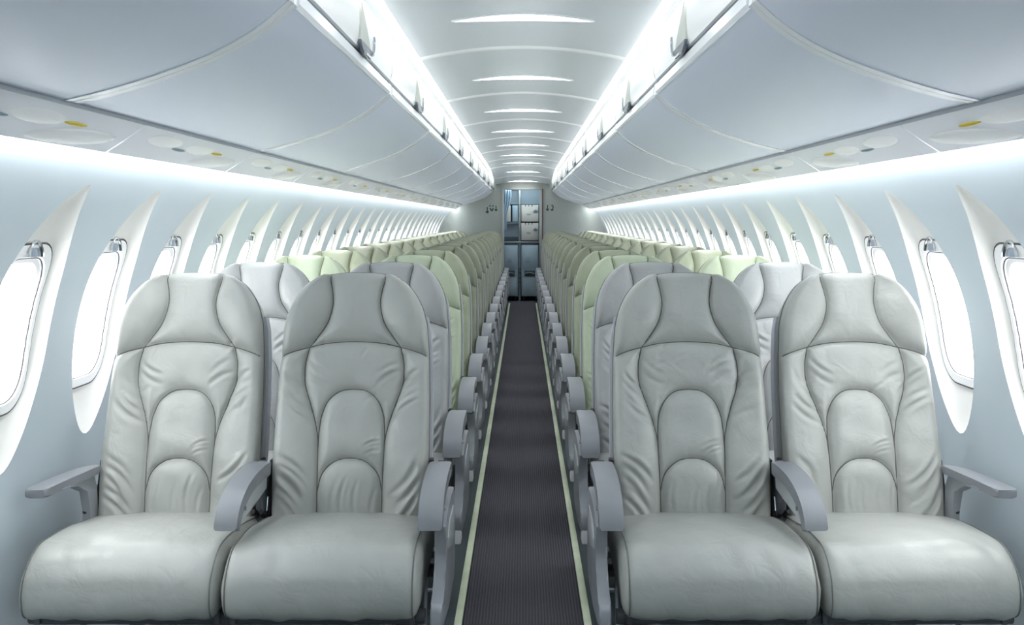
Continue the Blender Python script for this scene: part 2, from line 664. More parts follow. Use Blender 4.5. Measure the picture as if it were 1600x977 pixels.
SIDEWORD = {-1: 'left', 1: 'right'}
for s in (-1, 1):
    t = empty('cove_light', (0, 0, 0))
    tag(t, 'long white cove lamp strip between ceiling edge and the %s row of bins' % SIDEWORD[s], 'light strip', 'cove lamps over the bins')
    bm = bmesh.new()
    rows = [[(s * x, y, z) for y in (Y_FRONT + 0.01, Y_BACK - 0.01)] for x, z in
            ((0.417, CZE + 0.004), (0.428, CZE - 0.006), (0.440, CZE - 0.018), (0.449, CZE - 0.032), (0.455, CZE - 0.046))]
    grid_faces(bm, vrows(bm, rows))
    obj('diffuser', bm, M['cove'], t)
    bm = bmesh.new()
    add_prism(bm, [(s * x, z) for x, z in ((0.419, CZE + 0.012), (0.462, CZE + 0.006), (0.462, CZE - 0.044), (0.457, CZE - 0.044))], Y_FRONT + 0.01, Y_BACK - 0.01, 'y')
    obj('housing', bm, M['ceiling_rib'], t)

    t = empty('sidewall_light', (0, 0, 0))
    tag(t, 'long white wash lamp above the %s row of windows' % SIDEWORD[s], 'light strip', 'wash lamps above the windows')
    bm = bmesh.new()
    rows = [[(s * x, y, z) for y in (Y_FRONT + 0.01, Y_BACK - 0.01)] for x, z in
            ((1.005, 1.458), (1.010, 1.450), (1.022, 1.450), (1.028, 1.458))]
    grid_faces(bm, vrows(bm, rows))
    obj('diffuser', bm, M['wash'], t)
    bm = bmesh.new()
    add_prism(bm, [(s * x, z) for x, z in ((1.004, 1.459), (1.029, 1.459), (1.012, 1.480), (1.004, 1.480))], Y_FRONT + 0.01, Y_BACK - 0.01, 'y')
    obj('housing', bm, M['psu'], t)

# ------------------------------------------------------------------ overhead bins
Z0 = CAM_H
BELLY = catmull([(0.463, 0.424), (0.52, 0.376), (0.60, 0.330), (0.70, 0.290), (0.80, 0.258), (0.8945, 0.2345)], 5)
LIP_TOP = 0.462
BIN_SEAM0, BIN_L = 1.95, 1.42


def bin_mesh_set(side, L):
    """meshes in local coords: y from 0 to L"""
    g = 0.0008
    prof = [(0.457, 0.430)] + [(x, z) for x, z in BELLY] + [(0.905, 0.26), (0.905, 0.60), (0.475, 0.60), (0.475, LIP_TOP), (0.457, LIP_TOP)]
    bm = bmesh.new()
    add_prism(bm, [(side * x, Z0 + z) for x, z in prof], g, L - g, 'y', bevel=0.006)
    body = to_mesh('bin_body', bm, ang=30)
    # white raised bands along the belly, the seam highlight put into colour
    rims = []
    for y0, y1 in ((g, 0.030), (L - 0.030, L - g)):
        bm = bmesh.new()
        out = [(0.452, LIP_TOP + 0.002), (0.452, 0.428)] + [(x - 0.001, z - 0.0022) for x, z in BELLY]
        inn = [(x + 0.01, z + 0.012) for x, z in reversed(BELLY)] + [(0.468, LIP_TOP + 0.002)]
        add_prism(bm, [(side * x, Z0 + z) for x, z in out + inn], y0, y1, 'y', bevel=0.004)
        rims.append(to_mesh('highlight_band', bm, ang=40))
    # lip strip along the lower front edge
    bm = bmesh.new()
    add_prism(bm, [(side * x, Z0 + z) for x, z in ((0.449, 0.434), (0.449, 0.458), (0.453, LIP_TOP - 0.001), (0.462, LIP_TOP - 0.001), (0.462, 0.428), (0.455, 0.426))], 0.034, L - 0.034, 'y', bevel=0.002)
    lip = to_mesh('lip', bm)
    bm = bmesh.new()
    add_box(bm, min(side * 0.462, side * 0.48), max(side * 0.462, side * 0.48), 0.006, L - 0.006, Z0 + LIP_TOP - 0.002, Z0 + 0.484)
    gap = to_mesh('shadow_gap', bm, smooth=False)
    # door face: slightly convex slab
    bm = bmesh.new()
    face = [(0.470, 0.476), (0.452, 0.476), (0.448, 0.50), (0.4465, 0.54), (0.448, 0.58), (0.453, 0.602), (0.475, 0.602)]
    add_prism(bm, [(side * x, Z0 + z) for x, z in face], 0.006, L - 0.006, 'y', bevel=0.005)
    door = to_mesh('door', bm, ang=30)
    # latch: shark-fin plate with a slate cup and a chrome hook
    yc = L * 0.5 + 0.0
    fin = catmull([(0.02, 0.480), (0.035, 0.54), (0.045, 0.615)], 6) + catmull([(0.075, 0.590), (0.14, 0.545), (0.195, 0.505), (0.205, 0.480)], 6)
    bm = bmesh.new()
    add_prism(bm, [(yc + y, Z0 + z) for y, z in fin], side * 0.4425, side * 0.455, 'x', bevel=0.002)
    plate = to_mesh('latch_plate', bm)
    bm = bmesh.new()
    cup = [(yc + 0.015, Z0 + 0.492)] + [(yc + 0.115 - 0.1 * math.cos(PI * k / 14), Z0 + 0.487 - 0.028 * math.sin(PI * k / 14)) for k in range(15)] + [(yc + 0.215, Z0 + 0.492)]
    add_prism(bm, cup, side * 0.437, side * 0.448, 'x', bevel=0.003)
    cupm = to_mesh('latch_cup', bm)
    bm = bmesh.new()
    hook = catmull([(yc + 0.06, 0.460), (yc + 0.14, 0.462), (yc + 0.20, 0.480), (yc + 0.222, 0.510), (yc + 0.218, 0.535)], 6)
    add_tube(bm, [(side * 0.434, y, Z0 + z) for y, z in hook], [0.005] * (len(hook) - 6) + [0.005, 0.005, 0.0045, 0.004, 0.0035, 0.003], 8)
    hookm = to_mesh('latch_hook', bm)
    return body, rims, lip, gap, door, plate, cupm, hookm


for s in (-1, 1):
    cache = {}
    k = -3
    n = 0
    while BIN_SEAM0 + BIN_L * k < Y_BACK - 0.1:
        y0 = BIN_SEAM0 + BIN_L * k
        L = round(min(BIN_L, Y_BACK - 0.01 - y0), 4)
        if L not in cache:
            cache[L] = bin_mesh_set(s, L)
        body, rims, lip, gap, door, plate, cupm, hookm = cache[L]
        t = empty('overhead_bin', (0, y0, 0))
        if k < -1:
            lab = 'closed white overhead bin on the %s side, out of the picture before the first one' % SIDEWORD[s]
        else:
            lab = '%s closed white overhead bin over the %s seats, counted from the near end' % (ORD[n], SIDEWORD[s])
            n += 1
        tag(t, lab, 'overhead bin', 'overhead bins on the %s side' % SIDEWORD[s])
        link('bin_body', body, M['bin'], t)
        for r in rims:
            link('highlight_band', r, M['bin_rim'], t)
        link('lip', lip, M['bin_rim'], t)
        link('shadow_gap', gap, M['bin_gap'], t)
        d = link('door', door, M['bin_door'], t)
        link('latch_plate', plate, M['latch_plate'], d)
        link('latch_cup', cupm, M['latch_cup'], d)
        link('latch_hook', hookm, M['chrome'], d)
        k += 1

# ------------------------------------------------------------------ passenger service panels under the bins
PX0, PZ0, PX1, PZ1 = 0.897, Z0 + 0.2315, 1.002, Z0 + 0.160


def psu_pt(side, u, y, h=0.0):
    x = PX0 + (PX1 - PX0) * u
    z = PZ0 + (PZ1 - PZ0) * u
    nx, nz = -(PZ0 - PZ1), -(PX1 - PX0)
    q = math.hypot(nx, nz)
    return (side * (x + nx / q * h), y, z + nz / q * h)


def add_pod(bm, side, uc, yc, ru, ry, h, n=20, skew=0.0):
    rows = []
    for q in (1.0, 0.93, 0.8, 0.6, 0.35, 0.08):
        rows.append([psu_pt(side, uc + ru * q * math.cos(2 * PI * k / n) + skew * q * math.sin(2 * PI * k / n), yc + ry * q * math.sin(2 * PI * k / n), h * math.sqrt(max(0, 1 - q * q)) ) for k in range(n)])
    v = vrows(bm, rows)
    grid_faces(bm, v, close_u=True)
    bm.faces.new(v[-1])
    return bm


PSU_L = 0.95


def psu_set(side):
    out = []
    bm = bmesh.new()
    sec = [psu_pt(side, u, 0, h) for u, h in ((0, 0), (0.25, 0.001), (0.5, 0.0015), (0.75, 0.001), (0.97, 0.0), (1.0, -0.004), (0.93, -0.012), (0.0, -0.012))]
    add_prism(bm, [(p[0], p[2]) for p in sec], 0.003, PSU_L - 0.003, 'y')
    out.append(('panel', to_mesh('panel', bm), 'psu'))
    bm = bmesh.new()
    add_box(bm, min(side * 0.8950, side * 0.8966), max(side * 0.8950, side * 0.8966), 0.0, PSU_L, Z0 + 0.2255, Z0 + 0.234)
    out.append(('light_seal', to_mesh('light_seal', bm, smooth=False), 'seal_grey'))  # grey strip added to stop lamp light leaking through the joint
    bm = bmesh.new()
    add_box(bm, min(side * 0.908, side * 0.914), max(side * 0.908, side * 0.914), 0.0, PSU_L, Z0 + 0.236, Z0 + 0.36)
    out.append(('light_block', to_mesh('light_block', bm, smooth=False), 'bin_gap'))  # unseen bar added to block wash lamp light behind the bin
    bm = bmesh.new()
    add_pod(bm, side, 0.36, 0.22, 0.20, 0.13, 0.003)
    out.append(('pod', to_mesh('pod', bm), 'psu_pod'))
    bm = bmesh.new()
    add_pod(bm, side, 0.40, 0.50, 0.18, 0.12, 0.003)
    out.append(('pod', to_mesh('pod', bm), 'psu_pod'))
    bm = bmesh.new()
    add_pod(bm, side, 0.70, 0.72, 0.22, 0.19, 0.008, skew=-0.12)
    out.append(('speaker_pod', to_mesh('speaker_pod', bm), 'psu_pod'))
    bm = bmesh.new()
    add_pod(bm, side, 0.52, 0.36, 0.045, 0.055, 0.005)
    out.append(('air_nozzle', to_mesh('air_nozzle', bm), 'nozzle'))
    bm = bmesh.new()
    add_pod(bm, side, 0.40, 0.66, 0.05, 0.055, 0.006)
    out.append(('reading_light', to_mesh('reading_light', bm), 'yellow'))
    return out


for s in (-1, 1):
    ps = psu_set(s)
    y0 = 2.07 - 0.66 - PSU_L * 3
    n = 0
    while y0 + PSU_L < Y_BACK:
        t = empty('service_unit', (0, y0, 0))
        if y0 + PSU_L < 1.75:
            lab = 'white service panel under the %s bins, out of the picture before the first one' % SIDEWORD[s]
        else:
            lab = '%s white service panel with yellow lamp under the %s bins from the near end' % (ORD[n], SIDEWORD[s])
            n += 1
        tag(t, lab, 'service panel', 'service panels under the %s bins' % SIDEWORD[s])
        for nm, me, mm in ps:
            link(nm, me, M[mm], t)
        y0 += PSU_L

# ------------------------------------------------------------------ aisle floor coverings
bm = bmesh.new()
rows = []
for y in np.linspace(Y_FRONT, 15.27, 90):
    rows.append([(x, y, 0.006 + 0.0015 * math.sin(y * 5.3) * math.sin(y * 1.7)) for x in (-0.188, -0.184, -0.06, 0.06, 0.184, 0.188)])
for r in rows:
    r[0] = (r[0][0], r[0][1], 0.0)
    r[-1] = (r[-1][0], r[-1][1], 0.0)
grid_faces(bm, vrows(bm, rows))
tag(obj('aisle_carpet', bm, M['carpet']), 'charcoal ribbed carpet runner down the middle of the aisle', 'carpet')
for s in (-1, 1):
    bm = bmesh.new()
    add_box(bm, min(s * 0.190, s * 0.214), max(s * 0.190, s * 0.214), Y_FRONT, Y_BACK - 0.03, 0.0, 0.007, bevel=0.002)
    tag(obj('floor_path_strip', bm, M['strip']), 'pale green floor path strip along the %s edge of the carpet' % SIDEWORD[s], 'floor strip', 'floor path strips beside the carpet')

# ------------------------------------------------------------------ double seats
TILT = math.radians(13.0)
SB_Z0 = 0.392
K = 0.00112
WS = np.array([-0.07, 0.0, 0.2, 0.35, 0.47, 0.57, 0.62, 0.66, 0.69, 0.708, 0.717])
WW = np.array([0.221, 0.228, 0.231, 0.230, 0.226, 0.217, 0.203, 0.182, 0.157, 0.132, 0.108]) * 0.967


def half_w(s):
    return (np.interp(s - 0.012, WS, WW) + 2 * np.interp(s, WS, WW) + np.interp(s + 0.012, WS, WW)) / 4 if np.isscalar(s) else \
        (np.interp(s - 0.012, WS, WW) + 2 * np.interp(s, WS, WW) + np.interp(s + 0.012, WS, WW)) / 4


def zpx(pts):
    return [(x * K, (690 - y) * K) for x, y in pts]


def sym(half):
    """half given from centre outwards -> full polyline left to right"""
    full = [(-x, y) for x, y in reversed(half)] + [p for p in half if p[0] > 0]
    return catmull(zpx(full), 8)


SEAM_ARC = sym([(0, 228), (70, 232), (125, 244), (170, 258), (200, 272)])
WING_H = zpx([(72, 46), (74, 60), (67, 92), (64, 130), (76, 178), (105, 222), (122, 244)])
MAIN_H = zpx([(122, 244), (131, 290), (129, 340), (111, 395), (94, 450), (86, 510), (83, 700)])
WING_R, MAIN_R = catmull(WING_H, 8), catmull(MAIN_H, 8)
WING_L = [(-x, y) for x, y in WING_R]
MAIN_L = [(-x, y) for x, y in MAIN_R]
ARCH1 = sym([(0, 353), (36, 359), (64, 382), (80, 418), (85, 455), (86, 505)])
ARCH2 = sym([(0, 530), (32, 535), (58, 552), (75, 577), (83, 612)])
SEAMS = [SEAM_ARC, WING_R, WING_L, MAIN_R, MAIN_L, ARCH1, ARCH2]


def seg_dist(px, py, line):
    line = np.array(line)
    a, b_ = line[:-1], line[1:]
    best = np.full(px.shape, 9.0)
    for (ax, ay), (bx, by) in zip(a, b_):
        dx, dy = bx - ax, by - ay
        L2 = dx * dx + dy * dy + 1e-12
        t = np.clip(((px - ax) * dx + (py - ay) * dy) / L2, 0, 1)
        d = np.hypot(px - ax - t * dx, py - ay - t * dy)
        best = np.minimum(best, d)
    return best


main_u = lambda s: np.interp(s, [p[1] for p in reversed(MAIN_R)], [p[0] for p in reversed(MAIN_R)])
wing_u = lambda s: np.interp(s, [p[1] for p in reversed(WING_R)], [p[0] for p in reversed(WING_R)])


def sstep(a, b_, x):
    t = np.clip((x - a) / (b_ - a), 0, 1)
    return t * t * (3 - 2 * t)


def back_height(u, s, rng_creases):
    """how far the leather stands out of the flat back, in metres"""
    W = half_w(s)
    e = W - np.abs(u)
    h = 0.016 * np.exp(-((s - 0.16) / 0.15) ** 2) + 0.010 * np.exp(-((s - 0.60) / 0.09) ** 2) * (np.abs(u) < 9)
    d = np.full(u.shape, 9.0)
    for L in SEAMS:
        d = np.minimum(d, seg_dist(u, s, L))
    h = h + 0.0135 * (1 - np.exp(-(d / 0.019) ** 1.2)) - 0.0060 * np.exp(-(d / 0.0050) ** 2)
    # bolsters and head wings stand proud
    mu = main_u(s)
    wu = wing_u(s)
    low = 1 - sstep(0.46, 0.52, s)
    tb = np.clip((np.abs(u) - mu) / np.maximum(W - mu, 0.02), 0, 1)
    h = h + low * 0.015 * np.sin(np.clip(tb * 1.15, 0, 1) * PI * 0.5 + 0) * (tb > 0)
    tw = np.clip((np.abs(u) - wu) / np.maximum(W - wu, 0.02), 0, 1)
    h = h + (1 - low) * 0.018 * np.sin(np.clip(tw * 1.2, 0, 1) * PI * 0.5) * (tw > 0)
    # lumbar pillow
    inside = (np.abs(u) < 0.094)
    h = h + 0.006 * sstep(0.0, 0.03, 0.094 - np.abs(u)) * (1 - sstep(0.33, 0.375, s)) * inside
    # creases
    for (u0, s0, u1, s1, dep, wid) in rng_creases:
        dep = dep * 1.5
        dx, dy = u1 - u0, s1 - s0
        L2 = dx * dx + dy * dy
        t = ((u - u0) * dx + (s - s0) * dy) / L2
        tc_ = np.clip(t, 0, 1)
        bend = 0.08 * math.sqrt(L2) * np.sin(tc_ * PI)
        nx, ny = -dy / math.sqrt(L2), dx / math.sqrt(L2)
        dd = np.hypot(u - u0 - tc_ * dx - nx * bend, s - s0 - tc_ * dy - ny * bend)
        amp = np.clip(np.sin(np.clip(t, -0.1, 1.1) * PI), 0, 1) + 0.15
        h = h - dep * amp * np.exp(-(dd / wid) ** 2) + 0.6 * dep * amp * np.exp(-((dd - 2.0 * wid) / (1.3 * wid)) ** 2)
    # soft waviness of the cover
    h = h + 0.0012 * np.sin(u * 47 + s * 31) * np.sin(s * 39 - u * 23)
    # edges roll over
    r = 0.028
    q = np.clip(1 - e / r, 0, 1)
    h = h - 0.024 * (1 - np.sqrt(np.maximum(0, 1 - q * q)))
    q2 = np.clip(1 - (0.728 - s) / r, 0, 1)
    h = h - 0.026 * (1 - np.sqrt(np.maximum(0, 1 - q2 * q2)))
    return h


def creases(seed):
    r = random.Random(seed)
    out = []
    for sg in (-1, 1):
        for k in range(5):       # lower outer corners, folds running down and inwards
            u0 = sg * (0.205 - 0.012 * r.random())
            s0 = 0.015 + 0.030 * k + 0.01 * r.random()
            out.append((u0, s0 + 0.05, sg * (0.115 + 0.03 * r.random()), max(-0.02, s0 - 0.02 - 0.02 * r.random()), 0.0032 * (0.5 + r.random()), 0.005 + 0.003 * r.random()))
        for k in range(4):       # beside the lumbar arch
            u0 = sg * (0.100 + 0.01 * k)
            s0 = 0.27 + 0.032 * k + 0.01 * r.random()
            out.append((u0, s0, sg * (0.185 + 0.02 * r.random()), s0 + 0.05 + 0.03 * r.random(), 0.0022 * (0.4 + r.random()), 0.005 + 0.003 * r.random()))
        for k in range(2):       # shoulder of the main panel
            s0 = 0.42 + 0.03 * k
            out.append((sg * 0.07, s0 - 0.03, sg * 0.135, s0 + 0.02 * r.random(), 0.0022 * (0.4 + r.random()), 0.006))
    for k in range(7):           # loose folds anywhere on the main panel and bolsters
        u0, s0 = r.uniform(-0.17, 0.17), r.uniform(0.30, 0.50)
        a = r.uniform(0.4, 1.2) * (1 if u0 > 0 else -1)
        ln = r.uniform(0.03, 0.07)
        out.append((u0, s0, u0 + ln * math.cos(a) * (1 if u0 > 0 else 1), s0 + ln * math.sin(abs(a)), 0.0013 * (0.4 + r.random()), r.uniform(0.004, 0.008)))
    for k in range(4):           # lower arch pillow
        u0 = -0.06 + 0.04 * k + 0.02 * r.random()
        out.append((u0, 0.02, u0 + 0.02 * (r.random() - 0.3), 0.10 + 0.04 * r.random(), 0.0018 * (0.4 + r.random()), 0.005))
    for k in range(3):           # below the upper arch's lower edge
        s0 = 0.185 + 0.012 * k
        out.append((0.02 + 0.02 * r.random(), s0, 0.085, s0 + 0.02, 0.0018 * r.random() + 0.001, 0.004))
    return out


CA, SA = math.cos(TILT), math.sin(TILT)


def B(u, s, n_):
    """back coordinates -> seat coordinates (x, y, z)"""
    return (u, s * SA - n_ * CA, SB_Z0 + s * CA + n_ * SA)


def backrest_meshes(seed, nt=124, ns_=200):
    cr = creases(seed)
    t = np.linspace(-1, 1, nt + 1)
    t = np.sign(t) * np.abs(t) ** 0.92
    q = np.linspace(0, 1, ns_ + 1)
    s = -0.06 + (0.717 + 0.06) * (1 - (1 - q) ** 1.12)
    S = np.repeat(s[:, None], nt + 1, 1)
    T = np.repeat(t[None, :], ns_ + 1, 0)
    U = T * half_w(S)
    S2 = S + 0.010 * (1 - T ** 2) * sstep(0.62, 0.717, S)
    H = back_height(U, S2, cr)
    nr, nc = S.shape
    X, Y, Z = U, S2 * SA - H * CA, SB_Z0 + S2 * CA + H * SA
    front = np.stack([X, Y, Z], -1).reshape(-1, 3)
    # rim rows pushed to the back
    th = 0.085
    def back_pt(u, s_, n_):
        return np.stack([u, s_ * SA - n_ * CA, SB_Z0 + s_ * CA + n_ * SA], -1)
    shr = 0.985
    Hb = np.full(S.shape, -th) + 0.02 * sstep(0.5, 0.72, S2)
    back = back_pt(U * shr, S2 - 0.006 * sstep(0.6, 0.72, S2), Hb).reshape(-1, 3)
    mid = back_pt(U * 1.004, S2 + 0.003 * sstep(0.66, 0.717, S2), H * 0.25 - 0.028).reshape(-1, 3)
    verts, faces = [], []
    idx = np.arange(nr * nc).reshape(nr, nc)
    a, b_, c, d = idx[:-1, :-1], idx[:-1, 1:], idx[1:, 1:], idx[1:, :-1]
    faces = np.stack([a, b_, c, d], -1).reshape(-1, 4).tolist()
    loop = list(idx[0, :]) + list(idx[1:, -1]) + list(idx[-1, -2::-1]) + list(idx[-2:0:-1, 0])
    base = nr * nc
    m1 = {v: base + i for i, v in enumerate(loop)}
    m2 = {v: base + len(loop) + i for i, v in enumerate(loop)}
    ring1 = mid[loop]
    ring2 = back[loop]
    allv = np.concatenate([front, ring1, ring2])
    nl = len(loop)
    for i in range(nl):
        v, w = loop[i], loop[(i + 1) % nl]
        faces.append([w, v, m1[v], m1[w]])
        faces.append([m1[w], m1[v], m2[v], m2[w]])
    # back face: left and right rim joined row by row
    for r in range(nr - 1):
        faces.append([m2[idx[r, 0]], m2[idx[r + 1, 0]], m2[idx[r + 1, -1]], m2[idx[r, -1]]])
    me = bpy.data.meshes.new('backrest')
    me.from_pydata(allv.tolist(), [], faces)
    me.polygons.foreach_set('use_smooth', [True] * len(me.polygons))
    me.update()
    # seam thread lying in the grooves
    bm = bmesh.new()
    for L in SEAMS:
        P = np.array(L)
        keep = np.abs(P[:, 0]) < half_w(P[:, 1]) - 0.004
        P = P[keep]
        P = P[P[:, 1] < 0.716]
        hh = back_height(P[:, 0], P[:, 1], cr)
        add_tube(bm, [B(u, s_, n_ + 0.0008) for (u, s_), n_ in zip(P, hh)], 0.0018, 6)
    stitch = to_mesh('seam_stitching', bm)
    # piping round the edge
    bm = bmesh.new()
    pts = []
    ring = [(0.0, -1)]
    ss = list(np.linspace(-0.05, 0.70, 70)) + [0.708, 0.714]
    for s_ in ss:
        pts.append((-half_w(s_), s_))
    for uu in np.linspace(-0.098, 0.098, 15):
        pts.append((uu, 0.7185 + 0.010 * (1 - (uu / 0.108) ** 2)))
    for s_ in reversed(ss):
        pts.append((half_w(s_), s_))
    add_tube(bm, [B(u * 1.001, s_, -0.021) for u, s_ in pts], 0.0034, 6)
    pipe = to_mesh('piping', bm)
    return me, stitch, pipe


def shell_mesh():
    """grey plastic shell behind the leather back, a little wider than it"""
    bm = bmesh.new()
    rows = []
    for s_ in list(np.linspace(-0.10, 0.60, 18)):
        w = float(half_w(max(s_, -0.06))) + 0.007
        rows.append([B(-w, s_, -0.052), B(-w, s_, -0.09), B(-w * 0.86, s_, -0.118), B(0, s_, -0.125), B(w * 0.86, s_, -0.118), B(w, s_, -0.09), B(w, s_, -0.052)])
    v = vrows(bm, rows)
    grid_faces(bm, v, close_u=True)
    bm.faces.new(v[0])
    bm.faces.new(list(reversed(v[-1])))
    return to_mesh('back_shell', bm, ang=40)


def cushion_meshes(half, seed):
    prof = catmull([(0.05, 0.385), (0.02, 0.405), (-0.10, 0.426), (-0.22, 0.440), (-0.32, 0.440), (-0.375, 0.425), (-0.412, 0.392),
                    (-0.428, 0.350), (-0.426, 0.305), (-0.408, 0.280), (-0.37, 0.276), (-0.18, 0.285), (0.05, 0.30)], 6)
    P = np.array(prof)
    c = np.array([-0.19, 0.355])
    r = random.Random(seed)
    ph = [r.random() * 6 for _ in range(6)]
    xs_ = []
    for k in range(49):
        t = -1 + 2 * k / 48
        xs_.append(math.copysign(abs(t) ** 0.75, t) * half)
    bm = bmesh.new()
    rows = []
    for x in xs_:
        e = half - abs(x)
        q = max(0.0, 1 - e / 0.034)
        ins = 0.026 * (1 - math.sqrt(max(0, 1 - q * q)))
        row = []
        for y, z in P:
            dv = np.array([y, z]) - c
            L = np.hypot(*dv)
            # inset every side by the same distance
            py = y - np.sign(dv[0]) * ins * min(1, abs(dv[0]) / 0.12)
            pz = z - np.sign(dv[1]) * ins * min(1, abs(dv[1]) / 0.04)
            top = 1 if z > 0.36 else 0
            crown = 0.012 * (1 - (x / half) ** 2) * top
            wob = 0.0016 * math.sin(x * 38 + ph[0] + y * 9) * math.sin(y * 26 + ph[1]) + 0.0016 * math.sin(x * 70 + ph[2]) * sstep(0.30, 0.40, -y) + 0.0012 * math.sin(x * 120 + y * 60 + ph[3]) * math.sin(x * 17 + ph[4]) * sstep(0.22, 0.36, -y)
            row.append((x, py - (0.008 * (1 - (x / half) ** 2) if y < -0.3 else 0), pz + crown + wob))
        rows.append(row)
    v = vrows(bm, rows)
    grid_faces(bm, v, close_u=True)
    bm.faces.new(v[0])
    bm.faces.new(list(reversed(v[-1])))
    me = to_mesh('seat_cushion', bm, ang=60)
    pipe = []
    for sg in (-1, 1):
        bm = bmesh.new()
        rr = [tuple(p) for p in rows[2 if sg < 0 else -3]]
        add_tube(bm, [(x + sg * 0.0005, y - (0.001 if y < -0.3 else 0), z + (0.001 if z > 0.36 else -0.001)) for x, y, z in rr[6:-14]], 0.0019, 6)
        pipe.append(to_mesh('piping', bm))
    return me, pipe


# armrest outlines in (y, z): a hockey-stick pad and the panel filling its bend
def thick_line(line, th):
    P = [Vector(p) for p in line]
    L, R = [], []
    for i in range(len(P)):
        d = (P[min(i + 1, len(P) - 1)] - P[max(i - 1, 0)]).normalized()
        nrm = Vector((-d.y, d.x))
        tt = th[i] if isinstance(th, list) else th
        L.append(tuple(P[i] + nrm * tt / 2))
        R.append(tuple(P[i] - nrm * tt / 2))
    return L + R[::-1]


ARM_C = catmull([(-0.015, 0.552), (-0.09, 0.557), (-0.18, 0.556), (-0.25, 0.545), (-0.305, 0.523), (-0.330, 0.500), (-0.340, 0.474)], 5)
PAD_POLY = thick_line(ARM_C, 0.036)
PANEL_POLY = [(-0.02, 0.545), (-0.10, 0.552), (-0.20, 0.550), (-0.27, 0.54), (-0.315, 0.52), (-0.33, 0.475), (-0.20, 0.485), (-0.10, 0.492), (-0.03, 0.498)]


